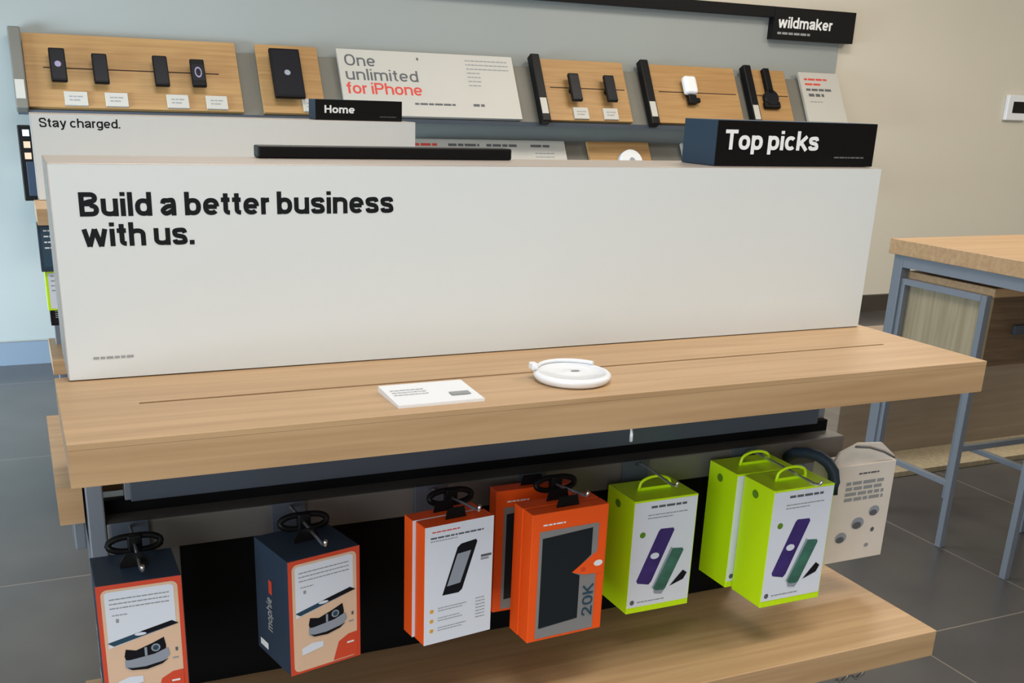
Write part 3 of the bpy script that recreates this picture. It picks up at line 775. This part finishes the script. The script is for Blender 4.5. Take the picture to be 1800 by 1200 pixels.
G().cyl((0, -0.0352, 0), (0, -0.037, 0), 0.016, 'print_grey', 20).build('button', r)
b = board('pale card with pink print beside the Top picks topper', 3.395, 3.75, 'card_white', low=True, h=0.300, groove=False)
g = G(); g.rect(0.02, 0.33, 0.03, 0.27, 'cool_white', .0186)
for i in range(4): g.words(0.035, 0.30, 0.235-0.03*i, 0.012, 'ink_red' if i < 3 else 'ink_soft', 0.0190, 120+i)
g.build('fine_print', b, False)
# dark packs at the left end of the lower ledge
r = thing('charging_pack', 'tall black pack with pale yellow labels at left end of lower ledge', 'boxed product', (0.018, YW-0.232, T-0.145), 0)
G().box(0, 0.05, 0, 0.035, 0, 0.305, 'black', 0.004).build('case', r)
g = G()
for i, z in enumerate((0.262, 0.215, 0.170)):
    G().rect(0.018, 0.044, z, z+0.026, 'peach' if i else 'cool_white', 0.0006).build('label', r, False)
G().box(0.020, 0.052, -0.004, 0, 0.02, 0.16, 'slate_card', 0.002).build('clip', r)

# fascia and its flag sign
tag(G().box(-1.2, 3.9395, YW-0.05, YW-0.0005, T+0.800, T+0.856, 'black', 0.002).build('black_fascia_rail'), 'long black rail running along the top of the grey wall', 'rail')
r = thing('flag_sign', 'black sign with white lettering at the right end of the black rail', 'sign', (3.94, YW-0.05, T+0.690))
G().box(0, 0.575, 0, 0.0495, 0, 0.166, 'black', 0.002).build('panel', r)
text('lettering', 'wildmaker', 0.030, 0.060, 0.380, 0.058, 'ink_white', r, 0.0006, 0.18)
G().words(0.03, 0.26, 0.026, 0.012, 'ink_soft', 0.0006, 3).build('fine_print', r, False)
r = thing('thermostat', 'small white wall box with black display on beige wall at right edge', 'thermostat', (5.885, WY-0.03, T+0.300))
G().box(0, 0.19, 0, 0.0295, 0, 0.155, 'white_gloss', 0.006).build('housing', r)
G().box(0.045, 0.16, -0.002, 0, 0.045, 0.115, 'black', 0.001).build('display', r)

# ------------------------------------------------------------------ tall table and stool frame at the right
TX, TY = 2.38, 1.405
r = thing('tall_table', 'tall oak table with blue grey steel legs at right edge', 'table', (TX, 0.15, 0))
zt = T-0.033
G().box(0, 1.3, 0, TY-0.15, zt-0.044, zt, 'oak', 0.0015).build('table_top', r)
for (a, b) in ((0.012, TY-0.15-0.05), (0.012, 0.03), (1.25, TY-0.15-0.05), (1.25, 0.03)):
    G().box(a, a+0.036, b, b+0.036, 0, zt-0.044, 'leg_steel', 0.002).build('leg', r)
g = G(); g.box(0.014, 0.040, 0.066, TY-0.2, zt-0.080, zt-0.0445, 'steel'); g.build('apron', r)
g = G(); g.box(0.048, 1.25, TY-0.19, TY-0.165, zt-0.080, zt-0.0445, 'steel'); g.build('apron', r)
g = G(); g.box(1.254, 1.280, 0.066, TY-0.2, zt-0.080, zt-0.0445, 'steel'); g.build('apron', r)

def stool(label, x, y, grp='bar stools tucked under the tall table'):
    r = thing('bar_stool', label, 'stool', (x, y, 0), 0, grp)
    W, D, H = 0.34, 0.30, 0.755
    for a, b in ((0, 0), (0, D), (W, 0), (W, D)):
        G().box(a, a+0.020, b, b+0.020, 0, H-0.0, 'leg_steel', 0.002).build('leg', r)
    g = G(); g.box(0.0, 0.020, 0.020, D, H-0.018, H, 'steel'); g.build('top_rail', r)
    g = G(); g.box(W, W+0.020, 0.020, D, H-0.018, H, 'steel'); g.build('top_rail', r)
    for a in (0.002, W+0.002):
        G().box(a, a+0.016, 0.020, D, 0.190, 0.206, 'leg_steel', 0.001).build('footrest', r)
    G().box(0.020, W, 0.002, 0.018, 0.300, 0.316, 'leg_steel', 0.001).build('footrest', r)
    # wooden box seat
    g = G(); g.box(0.022, W-0.002, -0.004, D+0.02, H-0.005, H+0.020, 'oak', 0.002); g.build('seat', r)
    G().box(0.0215, 0.034, 0.004, D+0.016, H-0.205, H-0.0055, 'oak_pale').build('side_panel', r)
    G().box(0.0345, W-0.014, 0.008, 0.020, H-0.205, H-0.0055, 'oak_dark').build('front_panel', r)
    G().box(W-0.0135, W-0.002, 0.004, D+0.016, H-0.205, H-0.0055, 'oak_pale').build('side_panel', r)
    G().box(0.130, 0.190, -0.004, 0.0075, H-0.115, H-0.088, 'slate', 0.002).build('grip', r)
    return r
st = stool('bar stool with pale wooden box seat, just beyond the front table corner', 2.400, 1.040)
r = thing('low_stool', 'low steel framed stool at the right edge, nearest the camera', 'stool', (2.400, 0.50, 0))
for a, b in ((0, 0.305), (0, 0), (0.34, 0.305), (0.34, 0)):
    G().box(a, a+0.020, b, b+0.020, 0, 0.500, 'leg_steel', 0.002).build('leg', r)
G().box(0.0, 0.36, 0, 0.325, 0.5005, 0.53, 'oak', 0.003).build('seat', r)

# low cabinet behind the stools with a plinth
r = thing('low_cabinet', 'low taupe cabinet on a pale plinth beneath the tall table', 'cabinet', (2.62, 1.76, 0))
G().box(0, 1.6, 0, 0.35, 0.012, 0.42, 'tan', 0.002).build('body', r)
G().box(0.0, 1.6, 0.0005, 0.34, 0.0, 0.0115, 'groove').build('recess', r)
G().box(0.1, 1.6, -0.19, -0.0005, 0.0, 0.02, 'oak_pale', 0.002).build('plinth', r)
